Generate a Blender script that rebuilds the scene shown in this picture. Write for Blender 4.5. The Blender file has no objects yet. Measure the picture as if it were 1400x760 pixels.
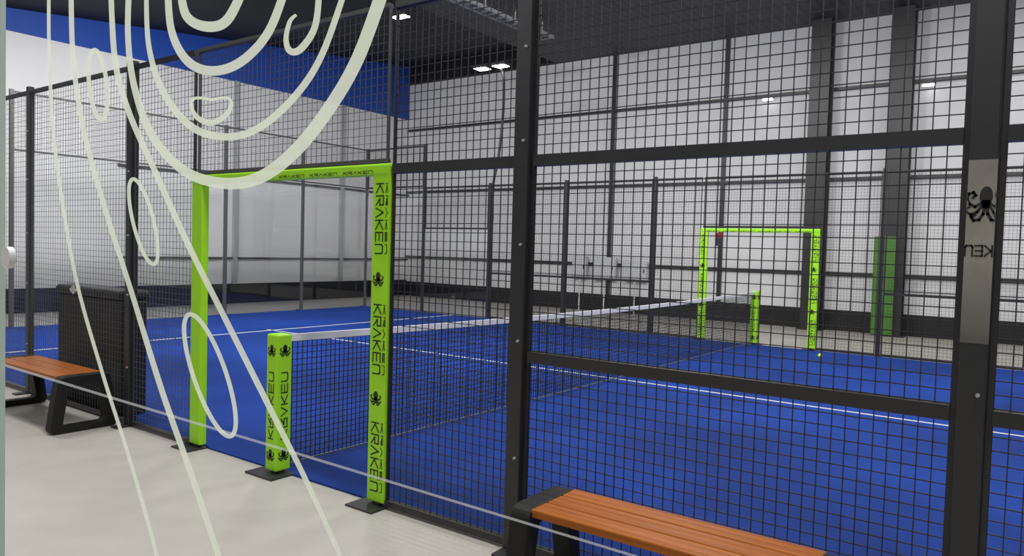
import bpy, math, random
import numpy as np
from mathutils import Vector, Matrix
random.seed(4)
scene = bpy.context.scene
C = scene.collection

# ------------------------------------------------------------------ camera
def axes(th, pt, r):
    F = np.array([-math.sin(th)*math.cos(pt), math.cos(th)*math.cos(pt), -math.sin(pt)])
    R0 = np.array([math.cos(th), math.sin(th), 0.0])
    U0 = np.cross(R0, F)
    R = math.cos(r)*R0 + math.sin(r)*U0
    U = math.cos(r)*U0 - math.sin(r)*R0
    return R, U, F
q = [4.2087,-3.1230,1.5753,0.6291,0.0389,0.0283,1011.3564]
a, Hd, Hn, H1, H2 = 0.9792,2.0490,0.9585,1.0258,2.0277
f = q[6]
R_, U_, F_ = axes(q[3], q[4], q[5])
camdata = bpy.data.cameras.new('camera'); cam = bpy.data.objects.new('camera', camdata); C.objects.link(cam)
cam.matrix_world = Matrix(((R_[0],U_[0],-F_[0],q[0]),(R_[1],U_[1],-F_[1],q[1]),(R_[2],U_[2],-F_[2],q[2]),(0,0,0,1)))
camdata.sensor_fit = 'HORIZONTAL'; camdata.sensor_width = 36; camdata.lens = f*36/1400
camdata.clip_start = .02; camdata.clip_end = 200
scene.camera = cam
CP = Vector(q[:3])
def ray(px, py):
    return Vector(R_*(px-700)/f + U_*(380-py)/f + F_)
def on_y(px, py, Y):
    d = ray(px, py); return CP + d*((Y-CP.y)/d.y)
def on_x(px, py, X):
    d = ray(px, py); return CP + d*((X-CP.x)/d.x)
def on_z(px, py, Z):
    d = ray(px, py); return CP + d*((Z-CP.z)/d.z)

# ------------------------------------------------------------------ materials
def mat(name, col, rough=.5, metal=0, var=.0, scale=20, bump=0, col2=None, spec=.5):
    m = bpy.data.materials.new(name); m.use_nodes = True
    nt = m.node_tree; b = nt.nodes['Principled BSDF']
    b.inputs['Roughness'].default_value = rough; b.inputs['Metallic'].default_value = metal
    b.inputs['Specular IOR Level'].default_value = spec
    tc = nt.nodes.new('ShaderNodeTexCoord'); n = nt.nodes.new('ShaderNodeTexNoise')
    n.inputs['Scale'].default_value = scale; n.inputs['Detail'].default_value = 4
    nt.links.new(tc.outputs['Object'], n.inputs['Vector'])
    mx = nt.nodes.new('ShaderNodeMix'); mx.data_type = 'RGBA'
    c2 = col2 or tuple(max(0, c*(1-var)) for c in col)
    mx.inputs[6].default_value = (*col, 1); mx.inputs[7].default_value = (*c2, 1)
    nt.links.new(n.outputs['Fac'], mx.inputs[0]); nt.links.new(mx.outputs[2], b.inputs['Base Color'])
    if bump:
        bp = nt.nodes.new('ShaderNodeBump'); bp.inputs['Strength'].default_value = bump; bp.inputs['Distance'].default_value = .01
        nt.links.new(n.outputs['Fac'], bp.inputs['Height']); nt.links.new(bp.outputs['Normal'], b.inputs['Normal'])
    return m
def emit(name, col, s):
    m = mat(name, (.8,.8,.8)); b = m.node_tree.nodes['Principled BSDF']
    b.inputs['Emission Color'].default_value = (*col,1); b.inputs['Emission Strength'].default_value = s
    return m
def glass(name, col):
    m = bpy.data.materials.new(name); m.use_nodes = True; nt = m.node_tree
    b = nt.nodes['Principled BSDF']; b.inputs['Base Color'].default_value = (*col,1)
    b.inputs['Roughness'].default_value = .0; b.inputs['Transmission Weight'].default_value = 1; b.inputs['IOR'].default_value = 1.45
    return m
black = mat('black_steel', (.026,.026,.028), .4, .0, .3)
greyblack = mat('haze_grey_steel', (.075,.075,.078), .5, .0, .3)  # black steel greyed to imitate haze from the glass
legm = mat('black_bench_steel', (.016,.016,.016), .5, 0, .3, 20, 0, None, .2)
wire = mat('black_wire', (.018,.018,.020), .45)
greywire = mat('haze_grey_wire', (.085,.085,.088), .5)  # wire greyed to imitate the same glass haze
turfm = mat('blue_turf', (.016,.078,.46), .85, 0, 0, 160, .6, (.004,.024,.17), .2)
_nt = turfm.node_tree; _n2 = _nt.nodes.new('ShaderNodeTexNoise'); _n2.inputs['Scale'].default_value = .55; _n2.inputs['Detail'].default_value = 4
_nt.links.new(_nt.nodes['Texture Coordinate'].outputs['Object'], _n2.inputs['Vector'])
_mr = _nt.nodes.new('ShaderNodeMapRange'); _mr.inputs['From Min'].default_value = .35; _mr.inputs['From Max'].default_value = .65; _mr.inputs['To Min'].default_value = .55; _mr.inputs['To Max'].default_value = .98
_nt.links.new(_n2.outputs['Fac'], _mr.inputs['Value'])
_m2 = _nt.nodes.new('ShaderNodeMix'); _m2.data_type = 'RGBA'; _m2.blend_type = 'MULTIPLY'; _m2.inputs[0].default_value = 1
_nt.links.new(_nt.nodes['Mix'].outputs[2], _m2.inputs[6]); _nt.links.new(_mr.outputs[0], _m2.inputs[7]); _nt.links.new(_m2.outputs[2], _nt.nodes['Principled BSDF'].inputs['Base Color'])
floorm = mat('grey_epoxy', (.46,.435,.395), .5, 0, .16, 6)
white = mat('white_paint', (.72,.72,.735), .7, 0, .10, .6)
wline = mat('white_line', (.62,.64,.70), .8, 0, .15, 60)
bluew = mat('blue_paint', (.009,.062,.38), .6, 0, .1, 2)
blackp = mat('black_paint', (.009,.009,.010), .7, 0, .2, 2)
lime = mat('lime_vinyl', (.37,.80,.012), .45, 0, .14, 9, .15)
dullgreen = mat('green_vinyl', (.07,.21,.025), .6, 0, .2, 9)
ink = mat('black_print', (.012,.014,.012), .5)
wood = mat('orange_wood', (.52,.155,.015), .4, 0, 0, 3, .1, (.18,.040,.004), .25)
_mp = wood.node_tree.nodes.new('ShaderNodeMapping'); _mp.inputs['Scale'].default_value = (.7, 16, 16)
_nt = wood.node_tree; _nt.links.new(_nt.nodes['Texture Coordinate'].outputs['Object'], _mp.inputs['Vector']); _nt.links.new(_mp.outputs[0], _nt.nodes['Noise Texture'].inputs['Vector'])
tape = mat('white_tape', (.85,.85,.87), .6, 0, .08, 30)
def film(name, col, tcol, k):
    m = mat(name, col, .6, 0, .04, 30); nt = m.node_tree
    tr = nt.nodes.new('ShaderNodeBsdfTranslucent'); tr.inputs[0].default_value = (*tcol,1)
    ad = nt.nodes.new('ShaderNodeAddShader'); nt.links.new(nt.nodes['Principled BSDF'].outputs[0], ad.inputs[0]); nt.links.new(tr.outputs[0], ad.inputs[1])
    ms = nt.nodes.new('ShaderNodeMixShader'); tp = nt.nodes.new('ShaderNodeBsdfTransparent'); ms.inputs[0].default_value = k
    nt.links.new(tp.outputs[0], ms.inputs[1]); nt.links.new(ad.outputs[0], ms.inputs[2]); nt.links.new(ms.outputs[0], nt.nodes['Material Output'].inputs[0])
    return m
decal = film('frosted_vinyl', (.68,.72,.60), (.52,.56,.45), .80)
streakfilm = film('reflection_streak_film', (.60,.61,.62), (.48,.49,.50), .42)  # see-through film that paints the reflection streak
greym = mat('grey_metal', (.42,.43,.45), .4, .1, .1, 5)
traym = mat('galvanised_tray', (.40,.40,.41), .5, 0, .15, 5)
palem = mat('pale_metal', (.60,.61,.63), .5, 0, .1, 5)
redm = mat('dark_red_plastic', (.20,.012,.018), .5, 0, .2, 10)
cordm = mat('grey_cord_and_streak', (.28,.29,.33), .6)
beige = mat('painted_glare_film', (.36,.34,.29), .35, 0, .5, 14)  # beige fading to dark below stands in for a pale reflection
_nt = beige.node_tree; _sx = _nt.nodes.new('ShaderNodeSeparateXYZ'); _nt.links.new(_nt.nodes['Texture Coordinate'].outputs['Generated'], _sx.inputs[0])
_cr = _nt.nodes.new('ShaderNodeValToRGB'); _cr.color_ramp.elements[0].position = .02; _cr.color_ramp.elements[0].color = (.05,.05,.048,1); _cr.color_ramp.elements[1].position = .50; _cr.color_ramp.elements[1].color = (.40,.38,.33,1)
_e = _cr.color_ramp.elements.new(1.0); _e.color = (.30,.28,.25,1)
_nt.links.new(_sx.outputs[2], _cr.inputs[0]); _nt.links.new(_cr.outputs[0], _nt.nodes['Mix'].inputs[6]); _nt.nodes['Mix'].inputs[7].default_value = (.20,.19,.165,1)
cabm = mat('near_black_board', (.014,.014,.017), .45, 0, .2, 10, 0, None, .4)
ballm = mat('yellow_felt', (.62,.85,.05), .9, 0, .2, 200, .3)
lampm = emit('lamp_glow', (1,.98,.95), 18)
softlamp = emit('soft_lamp_glow', (1,.98,.95), 4)
clearend = glass('end_glass', (.97,.985,.98))
edgem = mat('glass_edge', (.55,.68,.60), .3)
rubber = mat('white_plastic', (.75,.75,.74), .4)
deck = mat('ribbed_deck', (.035,.035,.038), .6)
nt = deck.node_tree; w = nt.nodes.new('ShaderNodeTexWave'); w.inputs['Scale'].default_value = 1.6; w.bands_direction = 'X'
nt.links.new(nt.nodes['Texture Coordinate'].outputs['Object'], w.inputs['Vector'])
nt.links.new(w.outputs['Fac'], nt.nodes['Mix'].inputs[0]); nt.nodes['Mix'].inputs[7].default_value = (.062,.062,.066,1)

# ------------------------------------------------------------------ mesh builder
ORG = {}
class MB:
    def __init__(s): s.v = []; s.f = []
    def add(s, vs, fs):
        o = len(s.v); s.v += [Vector(p) for p in vs]; s.f += [tuple(i+o for i in fc) for fc in fs]; return s
    def box(s, x0, x1, y0, y1, z0, z1):
        return s.add([(x0,y0,z0),(x1,y0,z0),(x1,y1,z0),(x0,y1,z0),(x0,y0,z1),(x1,y0,z1),(x1,y1,z1),(x0,y1,z1)],
                     [(0,3,2,1),(4,5,6,7),(0,1,5,4),(1,2,6,5),(2,3,7,6),(3,0,4,7)])
    def bar(s, p, q, w, h=None, up=(0,0,1)):
        p, q = Vector(p), Vector(q); h = h or w; t = (q-p).normalized(); up = Vector(up)
        if abs(t.dot(up)) > .98: up = Vector((0,1,0))
        x = t.cross(up).normalized()*w/2; y = x.cross(t).normalized()*h/2
        vs = [b+k for b in (p, q) for k in (-x-y, x-y, x+y, -x+y)]
        return s.add(vs, [(0,1,5,4),(1,2,6,5),(2,3,7,6),(3,0,4,7),(0,3,2,1),(4,5,6,7)])
    def tube(s, path, r, n=10, closed=False, cap=True):
        path = [Vector(p) for p in path]; N = len(path); vs = []; fs = []
        prev = None
        for i, p in enumerate(path):
            a_ = path[(i-1) % N] if (closed or i > 0) else p; b_ = path[(i+1) % N] if (closed or i < N-1) else p
            t = (b_-a_).normalized()
            if prev is None:
                ref = Vector((0,0,1)) if abs(t.z) < .9 else Vector((1,0,0)); x = t.cross(ref).normalized()
            else: x = (prev-t*prev.dot(t)).normalized()
            prev = x; y = t.cross(x)
            rr = r[i] if isinstance(r, (list,tuple)) else r
            vs += [p+(x*math.cos(2*math.pi*k/n)+y*math.sin(2*math.pi*k/n))*rr for k in range(n)]
        for i in range(N if closed else N-1):
            for k in range(n):
                fs.append((i*n+k, i*n+(k+1)%n, ((i+1)%N)*n+(k+1)%n, ((i+1)%N)*n+k))
        if cap and not closed:
            fs.append(tuple(reversed(range(n)))); fs.append(tuple((N-1)*n+k for k in range(n)))
        return s.add(vs, fs)
    def cyl(s, p, q, r, n=16): return s.tube([p, q], r, n)
    def sphere(s, c, r, nu=20, nv=12):
        c = Vector(c); vs = [c+Vector((0,0,r))]; fs = []
        for j in range(1, nv):
            t = math.pi*j/nv
            for i in range(nu):
                u = 2*math.pi*i/nu; vs.append(c+Vector((math.sin(t)*math.cos(u), math.sin(t)*math.sin(u), math.cos(t)))*r)
        vs.append(c-Vector((0,0,r)))
        for i in range(nu): fs.append((0, 1+i, 1+(i+1)%nu))
        for j in range(nv-2):
            for i in range(nu): fs.append((1+j*nu+i, 1+(j+1)*nu+i, 1+(j+1)*nu+(i+1)%nu, 1+j*nu+(i+1)%nu))
        L = len(vs)-1
        for i in range(nu): fs.append((L, 1+(nv-2)*nu+(i+1)%nu, 1+(nv-2)*nu+i))
        return s.add(vs, fs)
    def loop_extrude(s, outer, inner, d):
        n = len(outer); d = Vector(d)
        o = [Vector(p) for p in outer]; i_ = [Vector(p) for p in inner]
        vs = o + i_ + [p+d for p in o] + [p+d for p in i_]; fs = []
        for k in range(n):
            l = (k+1) % n
            fs += [(k,l,n+l,n+k), (2*n+k,3*n+k,3*n+l,2*n+l), (k,2*n+k,2*n+l,l), (n+k,n+l,3*n+l,3*n+k)]
        return s.add(vs, fs)
    def build(s, name, m, parent=None, bevel=0, smooth=False, origin=None, seg=2):
        org = ORG.get(parent, Vector((0,0,0))) if parent else (Vector(origin) if origin else Vector((0,0,0)))
        me = bpy.data.meshes.new(name); me.from_pydata([p-org for p in s.v], [], s.f); me.update()
        if smooth:
            for p in me.polygons: p.use_smooth = True
        me.materials.append(m)
        o = bpy.data.objects.new(name, me); C.objects.link(o)
        if parent: o.parent = parent
        else: o.location = org
        ORG[o] = org
        if bevel:
            b = o.modifiers.new('bevel', 'BEVEL'); b.width = bevel; b.segments = seg; b.limit_method = 'ANGLE'
        return o
def tag(o, label, cat, group=None):
    o['label'] = label; o['category'] = cat
    if group: o['group'] = group
    return o
def thing(name, loc, label, cat, group=None):
    o = bpy.data.objects.new(name, None); C.objects.link(o); o.location = loc; o.empty_display_size = .1
    ORG[o] = Vector(loc); return tag(o, label, cat, group)
def struct(o): o['kind'] = 'structure'; return o

# lettering and emblems: flat strokes on a surface
LET = {'K': [[(0,0),(0,1)], [(1,1),(.15,.5),(1,0)]], 'R': [[(0,0),(0,1),(1,1),(1,.5),(.3,.5),(1,0)]],
       'A': [[(0,0),(.5,1),(1,0)]], 'E': [[(1,1),(0,1),(0,0),(1,0)], [(0,.5),(.9,.5)]],
       'N': [[(0,0),(0,.85),(.15,1),(.85,1),(1,.85),(1,0)]]}
def stroke(mb, pl, t, fn):
    for (p, q_) in zip(pl[:-1], pl[1:]):
        p, q_ = Vector(p), Vector(q_); d = (q_-p).normalized(); n = Vector((-d.y, d.x))*t/2; p = p-d*t/2; q_ = q_+d*t/2
        mb.add([fn(p-n), fn(q_-n), fn(q_+n), fn(p+n)], [(0,1,2,3)])
def text(mb, word, o, u, v, h, length, t):
    o, u, v = Vector(o), Vector(u), Vector(v); adv = length/(len(word)-.26); w_ = adv*.74
    for i, ch in enumerate(word):
        for pl in LET[ch]:
            stroke(mb, [(x*w_+i*adv, y*h) for x, y in pl], t, lambda p: o+u*p.x+v*p.y)
TENT = [[(.10,0),(.3,-.12),(.45,0),(.5,.15),(.40,.22)], [(.08,-.05),(.25,-.3),(.42,-.33),(.52,-.2)], [(.03,-.1),(.08,-.35),(.2,-.5),(.34,-.45)]]
CURL = [[(.10,.02),(.28,-.10),(.42,-.02),(.50,.14),(.46,.30),(.34,.34),(.28,.25),(.34,.18)], [(.08,-.05),(.22,-.26),(.38,-.34),(.52,-.28),(.54,-.14),(.44,-.10)], [(.03,-.1),(.06,-.32),(.16,-.50),(.30,-.52),(.36,-.42),(.28,-.36)]]
def emblem(mb, o, u, v, sz, t=.1, tent=TENT, clip=None, hd=1.0):
    o, u, v = Vector(o), Vector(u), Vector(v)
    def fn(p):
        P = o+(u*p.x+v*p.y)*sz
        if clip: P.x = min(max(P.x, clip[0]), clip[1])
        return P
    mb.add([fn(Vector((.24*hd*math.cos(k*math.pi/8), .22+.3*math.sin(k*math.pi/8)))) for k in range(16)], [tuple(range(16))])
    mb.add([fn(Vector(p)) for p in ((-.15*hd,.1),(.15*hd,.1),(.13*hd,-.15),(-.13*hd,-.15))], [(3,2,1,0)])
    for s in (-1, 1):
        for pl in tent: stroke(mb, [(x*s, y) for x, y in pl], t, fn)

# ------------------------------------------------------------------ setting
XW, YW, ZC = -12.6, 14.15, 6.7
struct(MB().box(XW,10,-12,YW,-.1,0).build('floor', floorm))
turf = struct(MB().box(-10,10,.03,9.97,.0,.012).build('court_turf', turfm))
def line(x0,x1,y0,y1,par): MB().box(x0,x1,y0,y1,.010,.0145).build('court_line', wline, par)
line(-6.975,-6.925,.1,9.9,turf); line(6.925,6.975,.1,9.9,turf); line(-7.1,7.1,4.98,5.02,turf)
struct(MB().box(XW-.15,XW,-12,YW+.15,0,5.6).build('wall_left', white))
zc = lambda y: 6.0+(y-2.5)*(1.3/11.7)
mb = MB(); y0, y1 = -12, YW+.15
mb.add([(XW-.15,y0,5.6),(XW,y0,5.6),(XW,y1,5.6),(XW-.15,y1,5.6),(XW-.15,y0,max(5.7,zc(y0))),(XW,y0,max(5.7,zc(y0))),(XW,y1,zc(y1)),(XW-.15,y1,zc(y1))],
       [(0,3,2,1),(4,5,6,7),(0,1,5,4),(1,2,6,5),(2,3,7,6),(3,0,4,7)])
struct(mb.build('wall_left_upper', bluew))
struct(MB().box(XW,10,YW,YW+.15,0,ZC).build('wall_far', white))
struct(MB().box(XW,-7,YW,YW+.15,ZC,7.6).build('wall_far_upper', blackp))
struct(MB().box(XW,XW+.03,-12,YW,0,.5).build('baseboard_left', blackp))
struct(MB().box(XW,10,YW-.03,YW,0,.45).build('baseboard_far', blackp))
mb = MB(); ya, yb = -12, YW+.15
z = lambda y: max(5.7, zc(y))
ym = 2.5-(.3*11.7/1.3)
vs = []
for y in (ya, ym, yb): vs += [(XW,y,z(y)),(-7,y,z(y)),(-7,y,z(y)+.15),(XW,y,z(y)+.15)]
fs = [(0,1,2,3),(8,11,10,9)]
for k in (0,4): fs += [(k,k+4,k+5,k+1),(k+1,k+5,k+6,k+2),(k+2,k+6,k+7,k+3),(k+3,k+7,k+4,k)]
mb.add(vs, fs)
struct(mb.build('ceiling_dark', blackp))
struct(MB().box(-7,10,-12,YW,ZC,ZC+.12).build('ceiling', deck))
n = 1
def trim(mb, m=black):
    global n
    struct(mb.build('trim_%d' % n, m)); n += 1
for z_ in (1.25, 3.3, 5.25): trim(MB().box(XW+.03,10,YW-.10,YW,z_-.03,z_+.03))
for x_ in (-8.2,-5.2,-2.2): trim(MB().box(x_-.045,x_+.045,YW-.08,YW,.45,ZC))
for px_ in (320, 465):
    y_ = on_x(px_,300,XW).y; trim(MB().box(XW,XW+.09,y_-.06,y_+.06,.5,5.6), greym)
for z_ in (1.15, 3.2): trim(MB().box(XW,XW+.07,5,YW,z_-.025,z_+.025), greyblack)

def column(x, label, pad=None):
    t = thing('steel_column', (x,YW-.25,0), label, 'column', None)
    MB().box(x-.2,x+.2,YW-.45,YW-.41,0.03,ZC).box(x-.2,x+.2,YW-.16,YW-.12,0.03,ZC).box(x-.015,x+.015,YW-.41,YW-.16,0.03,ZC).build('beam', black, t)
    if pad: MB().box(pad[0],pad[1],YW-.53,YW-.455,.03,2.05).build('pad', dullgreen, t, .02)
    MB().box(x-.26,x+.26,YW-.5,YW-.11,0,.03).build('base_plate', black, t)
column(on_y(1115,250,YW-.4).x, 'tall black steel column on the white wall behind the far doorway')
column(on_y(1226,250,YW-.4).x, 'tall black steel column with a green pad at its foot', (on_y(1193,380,YW-.5).x, on_y(1224,380,YW-.5).x))

# ------------------------------------------------------------------ fences
def wires_xz(mb, x0, x1, z0, z1, y, w):
    nx = round((x1-x0)/.05); nz = round((z1-z0)/.05)
    for i in range(nx+1):
        x = x0+(x1-x0)*i/nx; mb.bar((x,y,z0),(x,y,z1),w)
    for j in range(nz+1):
        z = z0+(z1-z0)*j/nz; mb.bar((x0,y+.004,z),(x1,y+.004,z),w)
def wires_yz(mb, y0, y1, z0, z1, x, w=.003):
    ny = round((y1-y0)/.05); nz = round((z1-z0)/.05)
    for i in range(ny+1):
        y = y0+(y1-y0)*i/ny; mb.bar((x,y,z0),(x,y,z1),w)
    for j in range(nz+1):
        z = z0+(z1-z0)*j/nz; mb.bar((x+.004,y0,z),(x+.004,y1,z),w)
HP = 3.0
def fence_panel(x0, x1, y, label, group, mids=(H1, H2), z0=.0, z1=HP, sw=.02, ww=None, fm=None, wm=None, tr=.04):
    t = thing('mesh_fence_panel', ((x0+x1)/2, y, z0), label, 'fence panel', group)
    ww = ww or (.0040 if y < 5 else .0028); fm = fm or black; wm = wm or wire
    g = .046; X0, X1 = x0+g, x1-g; k = 1 if y < 5 else .75
    MB().box(X0,X1,y-.02,y+.02,z0+.015,z0+.015+tr).build('bottom_rail', fm, t)
    MB().box(X0,X1,y-.02,y+.02,z1-tr,z1).build('top_rail', fm, t)
    for x_ in ((X0, X0+sw), (X1-sw, X1)): MB().box(x_[0],x_[1],y-.012,y+.012,z0+.015+tr,z1-tr).build('side_rail', fm, t)
    for h in mids: MB().box(X0+sw,X1-sw,y-.025,y+.025,h-.028*k,h+.028*k).build('middle_rail', fm, t)
    mb = MB(); wires_xz(mb, X0+sw, X1-sw, z0+.015+tr, z1-tr, y, ww); mb.build('wire_mesh', wm, t)
    return t
def fence_post(x, y, label, group, h=HP+.04, w=None, m=None):
    w = w or (.045 if y < 5 else .034); m = m or black
    t = thing('fence_post', (x,y,0), label, 'post', group)
    MB().box(x-w,x+w,y-w,y+w,.012,h).build('upright', m, t, .006)
    s = -1 if (y == 0 and x != 4) else 1
    ya_, yb_ = sorted((y-s*.045, y+s*.14))
    MB().box(x-.045,x+.045,ya_,yb_,0,.014).build('base_plate', black, t, .003)
    if y == 0:
        for z_ in ((.5, H1+.08) if x == 4 else (.5, H1+.08, 1.6, H2+.1, 2.6)):
            MB().cyl((x+.02,y-w,z_),(x+.02,y-w-.012,z_),.007,8).build('bolt', greym, t)
gn, gf = 'fence panels on the near side of the court', 'fence panels on the far side of the court'
fence_panel(-6,-4,0,'mesh fence panel at the left edge of the photo',gn,(),ww=.0024,fm=greyblack,wm=greywire,tr=.03)
fence_panel(-4,-2,0,'mesh fence panel behind the left bench',gn,(),ww=.0025,fm=greyblack,wm=greywire,tr=.03)
fence_panel(-2,-a-.03,0,'narrow black mesh fence panel left of the near lime doorway',gn,(),sw=.008,ww=.0028,wm=greywire,tr=.03)
fence_panel(a+.03,2,0,'narrow black mesh fence panel right of the near lime doorway',gn,(H2,),sw=.008)
fence_panel(-a-.07,a+.07,0,'wide mesh panel directly above the near lime doorway',gn,(),Hd+.002,HP,.006,.0027,greyblack,greywire,.025)
fence_panel(2,4,0,'large black mesh fence panel behind the right bench',gn)
fence_panel(4,6,0,'black mesh fence panel at the right edge of the photo',gn)
pn, pf = 'posts of the near fence', 'posts of the far fence'
fence_post(-4,0,'haze-greyed fence post behind the far end of the left bench',pn,w=.028,m=greyblack)
fence_post(-2,0,'dark fence post beside the near end of the left bench',pn,w=.036)
fence_post(2,0,'black fence post beside the left leg of the right bench',pn)
fence_post(4,0,'thick black fence post closest to the camera at the right',pn)
far = [(-6,-4,'far mesh fence panel below the curved light mast'),(-4,-2,'far mesh fence panel in front of the grey wall boxes'),
       (2,4,'wide far mesh fence panel right of the far lime doorway'),(4,6,'far mesh fence panel at the right edge of the photo')]
for x0_, x1_, l in far: fence_panel(x0_,x1_,10,l,gf,(H1,))
fence_panel(-2,-a-.03,10,'narrow far mesh fence panel left of the far lime doorway',gf,(),sw=.01)
fence_panel(a+.03,2,10,'narrow far mesh fence panel right of the far lime doorway',gf,(),sw=.01)
fence_panel(-a-.07,a+.07,10,'mesh panel directly above the far lime doorway',gf,(),Hd+.002,HP,.008)
for x_, l in ((-6,'far fence post carrying the curved light mast'),(-4,'far fence post right of the curved light mast'),(-2,'far fence post just left of the far lime doorway'),
              (2,'far fence post just right of the far lime doorway'),(4,'far fence post nearest the right edge')):
    fence_post(x_,10,l,pf)
# dark box seen through the mesh behind the left bench
tc_ = thing('storage_box', (-2.9,.2,.012), 'near-black storage box with a white diamond mark behind the left bench', 'box')
MB().box(-3.55,-2.30,.07,.30,.012,1.03).build('body', cabm, tc_, .02)
MB().box(-3.57,-2.28,.05,.32,1.03,1.12).build('lid', cabm, tc_, .04, False, None, 4)
p = on_y(100,396,.046)
MB().add([(p.x-.085,.046,p.z),(p.x,.046,p.z-.045),(p.x+.085,.046,p.z),(p.x,.046,p.z+.045)],[(0,1,2,3)]).build('diamond_mark', rubber, tc_)

# end wall of the court: glass below, mesh above
gp, ge = 'glass panes of the court end wall', 'mesh panels above the end wall glass'
ordn = ['','nearest the left edge of the photo','second from the left edge','third from the left edge','at the far corner']
for k in range(1,5):
    y0_, y1_ = 2*k+.05, 2*k+1.95
    tag(MB().box(-10.006,-9.994,y0_,y1_,.014,2.995).build('end_glass_pane', clearend, None, 0, False, (-10,(y0_+y1_)/2,.014)), 'clear glass end wall pane, the one '+ordn[k], 'glass pane', gp)
    t = thing('end_mesh_panel', (-10,2*k+1,3), 'mesh panel above the end wall glass, the one '+ordn[k], 'fence panel', ge)
    MB().box(-10.02,-9.98,y0_,y1_,3,3.03).build('bottom_rail', greyblack, t); MB().box(-10.02,-9.98,y0_,y1_,3.97,4).build('top_rail', greyblack, t)
    mb = MB(); wires_yz(mb, y0_, y1_, 3.03, 3.97, -10); mb.build('wire_mesh', greywire, t)
for k in range(1,6):
    x, y = -10, 2*k
    t = thing('end_wall_post', (x,y,0), 'thin post of the glass end wall, the one '+(['']+ordn[1:4]+['fourth from the left edge','at the far corner'])[k], 'post', 'posts of the end wall')
    MB().box(x-.03,x+.03,y-.03,y+.03,.012,4.02).build('upright', greyblack, t); MB().box(x-.14,x+.03,y-.04,y+.04,0,.014).build('base_plate', black, t)
for (x0_, x1_, h, l) in ((-10,-8,3,'tall'),(-8,-6,2,'low')):
    tag(MB().box(x0_+.05,x1_-.05,9.994,10.006,0,h-.005).build('side_glass_pane', clearend, None, 0, False, ((x0_+x1_)/2,10,0)), l+' clear glass pane on the far side near the corner', 'glass pane', 'far side glass panes')
    fence_panel(x0_,x1_,10,'mesh panel above the %s far side glass pane' % l,gf,(),h-.015,h+1)
fence_post(-8,10,'taller far fence post between the two side glass panes',pf,4.02)

# sticker on the near right post, pale reflection painted into its film
PX = lambda px, py: on_y(px, py, -.0462)
zt_, zb_ = PX(1348,218).z, PX(1340,470).z; zm_ = PX(1345,350).z; xl, xr = 3.9565, 4.0435
ts = thing('post_sticker', (4,-.0455,zb_), 'beige sticker with a painted pale reflection and a cropped black octopus emblem on the thick right post', 'sticker')
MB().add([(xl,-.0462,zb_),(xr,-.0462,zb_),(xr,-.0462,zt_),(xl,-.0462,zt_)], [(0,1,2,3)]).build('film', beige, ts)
W_ = xr-xl
mb = MB(); emblem(mb, (xl+W_*.66,-.0472,PX(1350,278).z), (1,0,0), (0,0,1), W_*1.32, .085, CURL, (xl+.001,xr-.001), .72); mb.build('emblem', ink, ts)
mb = MB(); text(mb, 'KEN', (xr-.004,-.0472,zm_), (-1,0,0), (0,0,1), .036, W_-.006, .006); mb.build('lettering', ink, ts)

# ------------------------------------------------------------------ lime padded doorways, net and net posts
def doorway(y, side, label):
    t = thing('door_frame', (0,y,0), label, 'door frame', 'padded doorways at the two ends of the net')
    for s in (-1, 1):
        x = s*a
        MB().box(x-.03,x+.03,y-.018,y+.018,.01,Hd-.03).build('upright', black, t)
        p = MB().box(x-.072,x+.072,y-.03,y+.03,.03,Hd).build('post_pad', lime, t, .012)
        L = .42*Hd/2.08
        if not (s == -1 and y == 0):
            mb = MB()
            for zt in (1.97, 1.24, .52): text(mb, 'KRAKEN', (x-.036,y-.0325,zt*Hd/2.08), (0,0,-1), (1,0,0), .060, L, .0085)
            mb.build('lettering', ink, p)
            for ze in (1.396,.67):
                mb = MB(); emblem(mb, (x-.006,y-.0325,ze*Hd/2.08), (1,0,0), (0,0,1), .08); mb.build('emblem', ink, p)
        if s == 1:
            mb = MB()
            for zt in (1.97, 1.24, .52): text(mb, 'KRAKEN', (x+.044,y-.0325,zt*Hd/2.08), (0,0,-1), (1,0,0), .016, L, .005)
            mb.build('edge_lettering', ink, p)
        MB().box(x-.15,x+.08,y-.13,y+.05,0,.012).build('base_plate', black, t, .003)
    b = MB().box(-a-.07,a+.07,y-.034,y+.034,Hd-.055,Hd+.012).build('beam_pad', lime, t, .012)
    mb = MB()
    for k in range(6): text(mb, 'KRAKEN', (-a+.04+k*(2*a-.05)/6,y-.0365,Hd-.045), (1,0,0), (0,0,1), .016, (2*a-.05)/6-.06, .004)
    mb.build('lettering', ink, b)
doorway(0, -1, 'lime green padded doorway frame around the near net post')
doorway(10, 1, 'lime green padded doorway frame at the far end of the net')
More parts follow.
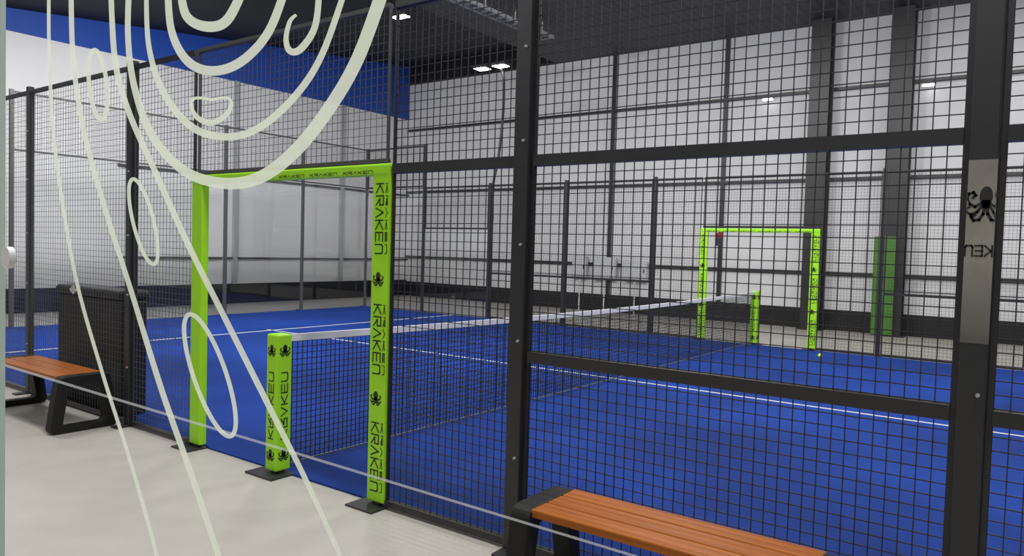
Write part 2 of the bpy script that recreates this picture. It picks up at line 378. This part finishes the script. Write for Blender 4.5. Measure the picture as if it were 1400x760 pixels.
# small tag hanging under the far beam
A, B = on_y(979,336,9.97), on_y(988,318,9.97); zb2 = Hd-.056
tg = thing('hanging_tag', ((A.x+B.x)/2,9.97,A.z), 'small dark and red tag hanging from the far lime beam', 'tag')
MB().box(A.x,B.x,9.965,9.985,A.z,B.z-.09).build('body', black, tg, .004)
MB().box(A.x,B.x,9.965,9.985,B.z-.09,B.z).build('band', redm, tg, .004)
MB().box((A.x+B.x)/2-.008,(A.x+B.x)/2+.008,9.97,9.98,B.z,zb2).build('strap', black, tg)
def net_post(y, label):
    t = thing('net_post', (0,y,0), label, 'net post', 'padded posts holding the net')
    p = MB().box(-.06,.06,y-.06,y+.06,.03,Hn).build('post_pad', lime, t, .012)
    for (o, u) in (((0,y-.0625),(1,0,0)), ((.0625,y),(0,1,0))):
        O = Vector((o[0],o[1],0)); u = Vector(u)
        mb = MB(); text(mb, 'KRAKEN', O-u*.024+Vector((0,0,.25)), (0,0,1), u, .048, .45, .0078)
        mb.build('lettering', ink, p)
        for ze in (.14, .85):
            em = MB(); emblem(em, O+Vector((0,0,ze)), u, (0,0,1), .075); em.build('emblem', ink, p)
    ya_, yb_ = (-.14,.06) if y == 0 else (y-.06,y+.14)
    MB().box(-.17,.12,ya_,yb_,0,.014).build('base_plate', black, t, .003)
    MB().cyl((0,y,.012),(0,y,.04),.045).build('foot', black, t)
net_post(0, 'short lime padded net post in the near doorway')
net_post(10, 'short lime padded net post in the far doorway')
t = thing('net', (0,5,0), 'black court net with a white top tape crossing the blue court', 'net')
zt = lambda y: .90+.05*((y-5)/5)**2
ys = [.064+(9.872)*k/40 for k in range(41)]
mb = MB(); TW = .048
for k in range(40): 
    A, B = ys[k], ys[k+1]
    mb.add([(-.012,A,zt(A)-TW),(.012,A,zt(A)-TW),(.012,A,zt(A)),(-.012,A,zt(A)),(-.012,B,zt(B)-TW),(.012,B,zt(B)-TW),(.012,B,zt(B)),(-.012,B,zt(B))],
           [(0,1,5,4),(1,2,6,5),(2,3,7,6),(3,0,4,7)])
mb.build('top_tape', tape, t)
mb = MB(); N = 235
for k in range(N+1):
    y = .065+9.87*k/N; mb.bar((0,y,.05),(0,y,zt(y)-.045),.005)
for j in range(21):
    for k in range(0,40):
        fz = lambda y: .05+(zt(y)-.1)*j/20
        mb.bar((.002,ys[k],fz(ys[k])),(.002,ys[k+1],fz(ys[k+1])),.005)
mb.build('netting', wire, t)
mb = MB(); mb.bar((0,.065,.05),(0,9.935,.05),.009); mb.build('bottom_cord_and_streak', cordm, t)  # net cord that also stands in for a pale reflection streak

bp = on_z(1121,486,.045); by = min(bp.y,9.8)
tag(MB().sphere((bp.x,by,.045),.033).build('tennis_ball', ballm, None, 0, True, (bp.x,by,.012)), 'bright yellow ball lying on the blue court by the far doorway', 'ball')

# ------------------------------------------------------------------ benches
def bench(x0, x1, label):
    ya, yb = -.51, -.12; t = thing('bench', ((x0+x1)/2,(ya+yb)/2,0), label, 'bench', 'wooden benches along the fence')
    mb = MB(); nS = 3; w_ = (yb-ya-.02)/nS
    for k in range(nS): mb.box(x0+.095,x1-.095,ya+.01+k*w_+.003,ya+.01+(k+1)*w_-.003,.415,.452)
    mb.build('seat', wood, t, .006)
    for xx in (x0, x1-.10):
        yc = (ya+yb)/2
        def rl(tw, bw, zt_, zb, r):
            pts_ = []
            cs = [(yc-bw, zb), (yc+bw, zb), (yc+tw, zt_), (yc-tw, zt_)]
            for i in range(4):
                p = Vector(cs[i]); pa = Vector(cs[i-1]); pb = Vector(cs[(i+1)%4])
                s0 = p+(pa-p).normalized()*r; s1 = p+(pb-p).normalized()*r
                for j in range(7):
                    u = j/6; pt = s0*(1-u)**2+p*2*u*(1-u)+s1*u*u; pts_.append((xx, pt.x, pt.y))
            return pts_
        MB().loop_extrude(rl(.20,.265,.455,0,.06), rl(.115,.170,.385,.055,.045), (.10,0,0)).build('leg_frame', legm, t, .006)
    MB().box(x0+.09,x1-.09,ya+.12,ya+.16,.385,.414).build('seat_rail', legm, t)
    MB().box(x0+.09,x1-.09,yb-.16,yb-.12,.385,.414).build('seat_rail', legm, t)
bench(2.34,3.66,'orange wooden bench on black legs at the right foreground')
bench(-3.55,-2.1,'orange wooden bench on black legs at the left edge')

# ------------------------------------------------------------------ frosted decal in the foreground
GY = CP.y+.63
gl = on_y(4, 380, GY).x
gt = thing('glass_decal', (gl+1,GY,0), 'pale frosted tentacle and ring decal closest to the camera', 'decal')
MB().box(gl-.004,gl-.001,GY-.005,GY+.005,0,3).build('edge_seal', edgem, gt)
def crom(P, n=8, closed=False):
    P = [np.array(p, float) for p in P]; out = []; N_ = len(P)
    for i in range(N_ if closed else N_-1):
        g = lambda k: P[k % N_] if closed else P[min(max(k,0),N_-1)]
        p0,p1,p2,p3 = g(i-1),g(i),g(i+1),g(i+2)
        for j in range(n):
            u = j/n; out.append(.5*((2*p1)+(-p0+p2)*u+(2*p0-5*p1+4*p2-p3)*u*u+(-p0+3*p1-3*p2+p3)*u**3))
    if not closed: out.append(P[-1])
    return out
DY = GY+.0065
def ribbon(name, P, closed=False, foot=False, m=None, Y=None):      # a flat stroke in the decal plane
    mb = MB(); Y = Y or DY
    S = crom(P, 8, closed); vs = []; fs = []; N_ = len(S)
    for i, p in enumerate(S):
        b = S[(i+1)%N_] if (closed or i < N_-1) else p; c = S[i-1] if (closed or i > 0) else p
        d = (b-c)[:2]; d = d/np.linalg.norm(d); nn = np.array([-d[1], d[0]])*p[2]/2
        vs += [on_y(p[0]+nn[0],p[1]+nn[1],Y), on_y(p[0]-nn[0],p[1]-nn[1],Y)]
    for i in range(N_ if closed else N_-1):
        j = (i+1)%N_; fs.append((2*i,2*i+1,2*j+1,2*j))
    if foot:      # the stroke runs on down to the floor
        A_, B_ = vs[-2], vs[-1]; dv = (vs[-2]-vs[-6])/(vs[-6].z-vs[-2].z)
        L0 = len(vs)-2; vs += [Vector((A_.x+dv.x*A_.z*.5,Y,0)), Vector((B_.x+dv.x*B_.z*.5,Y,0))]; fs.append((L0,L0+1,L0+3,L0+2))
    mb.add(vs, fs); mb.build(name, m or decal, gt)
ribbon('tentacle_decal', [(67,-30,5),(67,60,5),(72,170,5),(85,275,5),(106,390,5),(140,510,5),(175,620,5),(204,720,5),(218,775,5)], False, True)
ribbon('tentacle_decal', [(97,-30,7),(100,80,7),(115,180,7),(145,290,7),(180,400,7),(220,530,8),(262,650,8),(304,775,8)], False, True)
ribbon('tentacle_decal', [(151,-30,7),(157,80,8),(175,150,8),(210,230,8),(260,340,8),(310,440,8),(370,560,8),(420,660,7),(472,775,6)], False, True)
ribbon('ring_decal', [(177,-30,8),(175,50,8),(184,120,9),(208,185,11),(250,232,13),(300,250,15),(352,244,17),(402,208,18),(450,148,18),(490,78,18),(526,-20,18)])
ribbon('ring_decal', [(200,-30,6),(203,60,7),(223,125,9),(260,172,10),(305,187,10),(352,176,10),(402,133,10),(440,75,9),(474,-20,8)])
ribbon('ring_decal', [(229,-30,9),(234,40,10),(256,83,12),(290,97,13),(330,84,13),(368,42,12),(395,-30,11)])
ribbon('ring_decal', [(246,-25,10),(254,20,12),(280,36,14),(310,28,14),(335,-20,12)])
def ell(cx, cy, rx, ry, ang, w_): 
    ca, sa = math.cos(math.radians(ang)), math.sin(math.radians(ang))
    return [(cx+rx*math.cos(t_)*ca-ry*math.sin(t_)*sa, cy+rx*math.cos(t_)*sa+ry*math.sin(t_)*ca, w_) for t_ in [2*math.pi*k/12 for k in range(12)]]
ribbon('sucker_decal', ell(134,116,12,48,-6,6), True)
ribbon('sucker_decal', ell(196,303,14,60,-14,5), True)
ribbon('sucker_decal', ell(287,513,22,88,-19,6), True)
ribbon('sucker_decal', [(261,143,4),(265,135,4),(276,134,4),(290,136,4),(303,134,4),(313,135,4),(316,144,5),(308,158,7),(289,168,8),(269,160,7)], True)
ribbon('sucker_decal', [(437,-20,8),(431,35,9),(412,66,10),(397,70,9),(391,54,7),(396,30,6),(405,20,4)])
ribbon('reflection_streak', [(6,499,3.5),(180,552,3.5),(400,618,3.5),(640,691,3.5),(884,765,3.5)], False, False, streakfilm, GY+.008)  # pale reflection streak modelled as a thin strip in the decal plane
p = on_y(20,352,GY)
MB().cyl((p.x,GY-.005,p.z),(p.x,GY-.017,p.z),.022,24).build('glass_fixing', rubber, gt)

# ------------------------------------------------------------------ lights and services
def high_bay(x, y, z, label):
    t = thing('ceiling_light', (x,y,z), label, 'ceiling light')
    MB().box(x-.22,x+.22,y-.12,y+.12,z,z+.06).build('housing', black, t, .01)
    MB().box(x-.18,x+.18,y-.09,y+.09,z-.012,z).build('diffuser', lampm, t)
    ztop = zc(y) if x < -7 else ZC
    for s in (-.15, .15): MB().cyl((x+s,y,z+.06),(x+s,y,ztop),.006,6).build('hanger', black, t)
p = on_z(548,23,6.45); high_bay(p.x,p.y,6.45,'bright ceiling light on the black ceiling above the lime doorway')
def lamp(x, y, z, P, to=None):
    ld = bpy.data.lights.new('unseen_overhead_lamp', 'AREA'); ld.shape = 'RECTANGLE'; ld.size = 1.2; ld.size_y = .4; ld.energy = P; ld.color = (1,.99,.97)
    lo = bpy.data.objects.new('unseen_overhead_lamp', ld); C.objects.link(lo); lo.location = (x,y,z)
    if to: lo.rotation_euler = (Vector(to)-Vector((x,y,z))).to_track_quat('-Z','Y').to_euler()
for x_, y_, P in ((-4.5,5.0,160),(0.5,6.0,180),(5.5,6.0,190),(-4.5,0.0,165),(0.5,-.5,170),(5,-1,190),(-1,9,80),(4.5,11,100),(-9,1,110),(-4,-7,170),(3,-8,200)):  # overhead lamps out of view; the camera-side pair is added
    lamp(x_, y_, min(6.6, max(5.7,zc(y_))-.1 if x_ < -7 else 6.6), P)
lamp(2.5,3,6.3,220,(2.5,YW,3)); lamp(-3,4,6.3,150,(-5,YW,2.5)); lamp(-6.5,2.5,5.9,340,(XW,7,2.4))  # unseen wall washers added to brighten the far and left walls
mx_, my_ = -6, 10.12
t = thing('light_mast', (mx_,my_,2), 'curved black light mast rising above the far fence', 'light mast')
top = on_y(686,92,my_)
path = [(mx_,my_-.03,2.2),(mx_,my_-.03,3.0),(mx_+.1,my_,3.6),(top.x+.06,my_,4.4),(top.x+.08,my_,5.0),(top.x+.03,my_,5.5),(top.x-.1,my_-.1,top.z)]
MB().tube([tuple(v) for v in crom(path,6)], .03, 8).build('pole', black, t, 0, True)
for dx in (-.42, .1):
    h = MB().box(top.x+dx-.18,top.x+dx+.18,my_-.3,my_-.02,top.z-.02,top.z+.05).build('floodlight', black, t, .01)
    MB().box(top.x+dx-.15,top.x+dx+.15,my_-.28,my_-.05,top.z-.03,top.z-.02).build('lens', lampm, h)
for px, py, l in ((1050,135,'small bright light on the wall girt left of the padded column'),(1270,115,'small bright light on the wall girt right of the padded column')):
    p = on_y(px,py,YW-.16); tt = thing('wall_light', tuple(p), l, 'wall light', 'wall lights')
    MB().box(p.x-.12,p.x+.12,YW-.2,YW-.1,p.z,p.z+.04).build('housing', black, tt); MB().box(p.x-.11,p.x+.11,YW-.21,YW-.14,p.z-.04,p.z).build('diffuser', softlamp, tt)
p0, p1 = on_z(606,-10,6.4), on_z(750,52,6.4)
t = thing('cable_tray', tuple(p0), 'pale metal cable tray under the grey ceiling', 'cable tray')
d = (p1-p0); nseg = 14; sx = Vector((.14,0,0))
for s in (-1, 1): mb = MB(); mb.bar(p0+sx*s,p1+sx*s,.03,.07); mb.build('side_rail', traym, t)
for k in range(nseg+1):
    c = p0+d*k/nseg; mb = MB(); mb.bar(c-sx,c+sx,.05,.03); mb.build('rung', traym, t)
for k in (1,5,9,13):
    c = p0+d*k/nseg; mb = MB(); mb.bar(c+Vector((0,0,.03)),(c.x,c.y,ZC),.02); mb.build('hanger', traym, t)
for px0, px1, py0, py1, l in ((782,802,350,378,'small grey electrical box on the far wall, leftmost'),(810,842,352,380,'grey electrical box in the middle of the far wall row'),(850,885,358,382,'wide low grey electrical box on the far wall, rightmost')):
    A, B = on_y(px0,py1,YW-.2), on_y(px1,py0,YW-.2)
    tt = thing('electrical_box', ((A.x+B.x)/2,YW-.15,0), l, 'electrical box', 'electrical boxes')
    MB().box(A.x,B.x,YW-.22,YW-.11,A.z,B.z).build('body', palem, tt, .008)
    dd = MB().box(A.x+.03,B.x-.03,YW-.235,YW-.22,A.z+.03,B.z-.03).build('door', palem, tt)
    MB().box(B.x-.08,B.x-.06,YW-.25,YW-.235,(A.z+B.z)/2-.05,(A.z+B.z)/2+.05).build('handle', black, dd)
    MB().cyl(((A.x+B.x)/2,YW-.16,0),((A.x+B.x)/2,YW-.16,A.z),.02,8).build('conduit', palem, tt)
p = on_x(378,314,XW+.02)
tag(MB().box(XW,XW+.03,p.y-.09,p.y+.09,p.z-.06,p.z+.06).build('switch_plate', rubber, None, .005, False, (XW,p.y,p.z)), 'small white switch plate on the left wall', 'switch')

# ------------------------------------------------------------------ world
w = bpy.data.worlds.new('world'); scene.world = w; w.use_nodes = True
w.node_tree.nodes['Background'].inputs[0].default_value = (.88,.87,.87,1); w.node_tree.nodes['Background'].inputs[1].default_value = .24
scene.view_settings.view_transform = 'Standard'
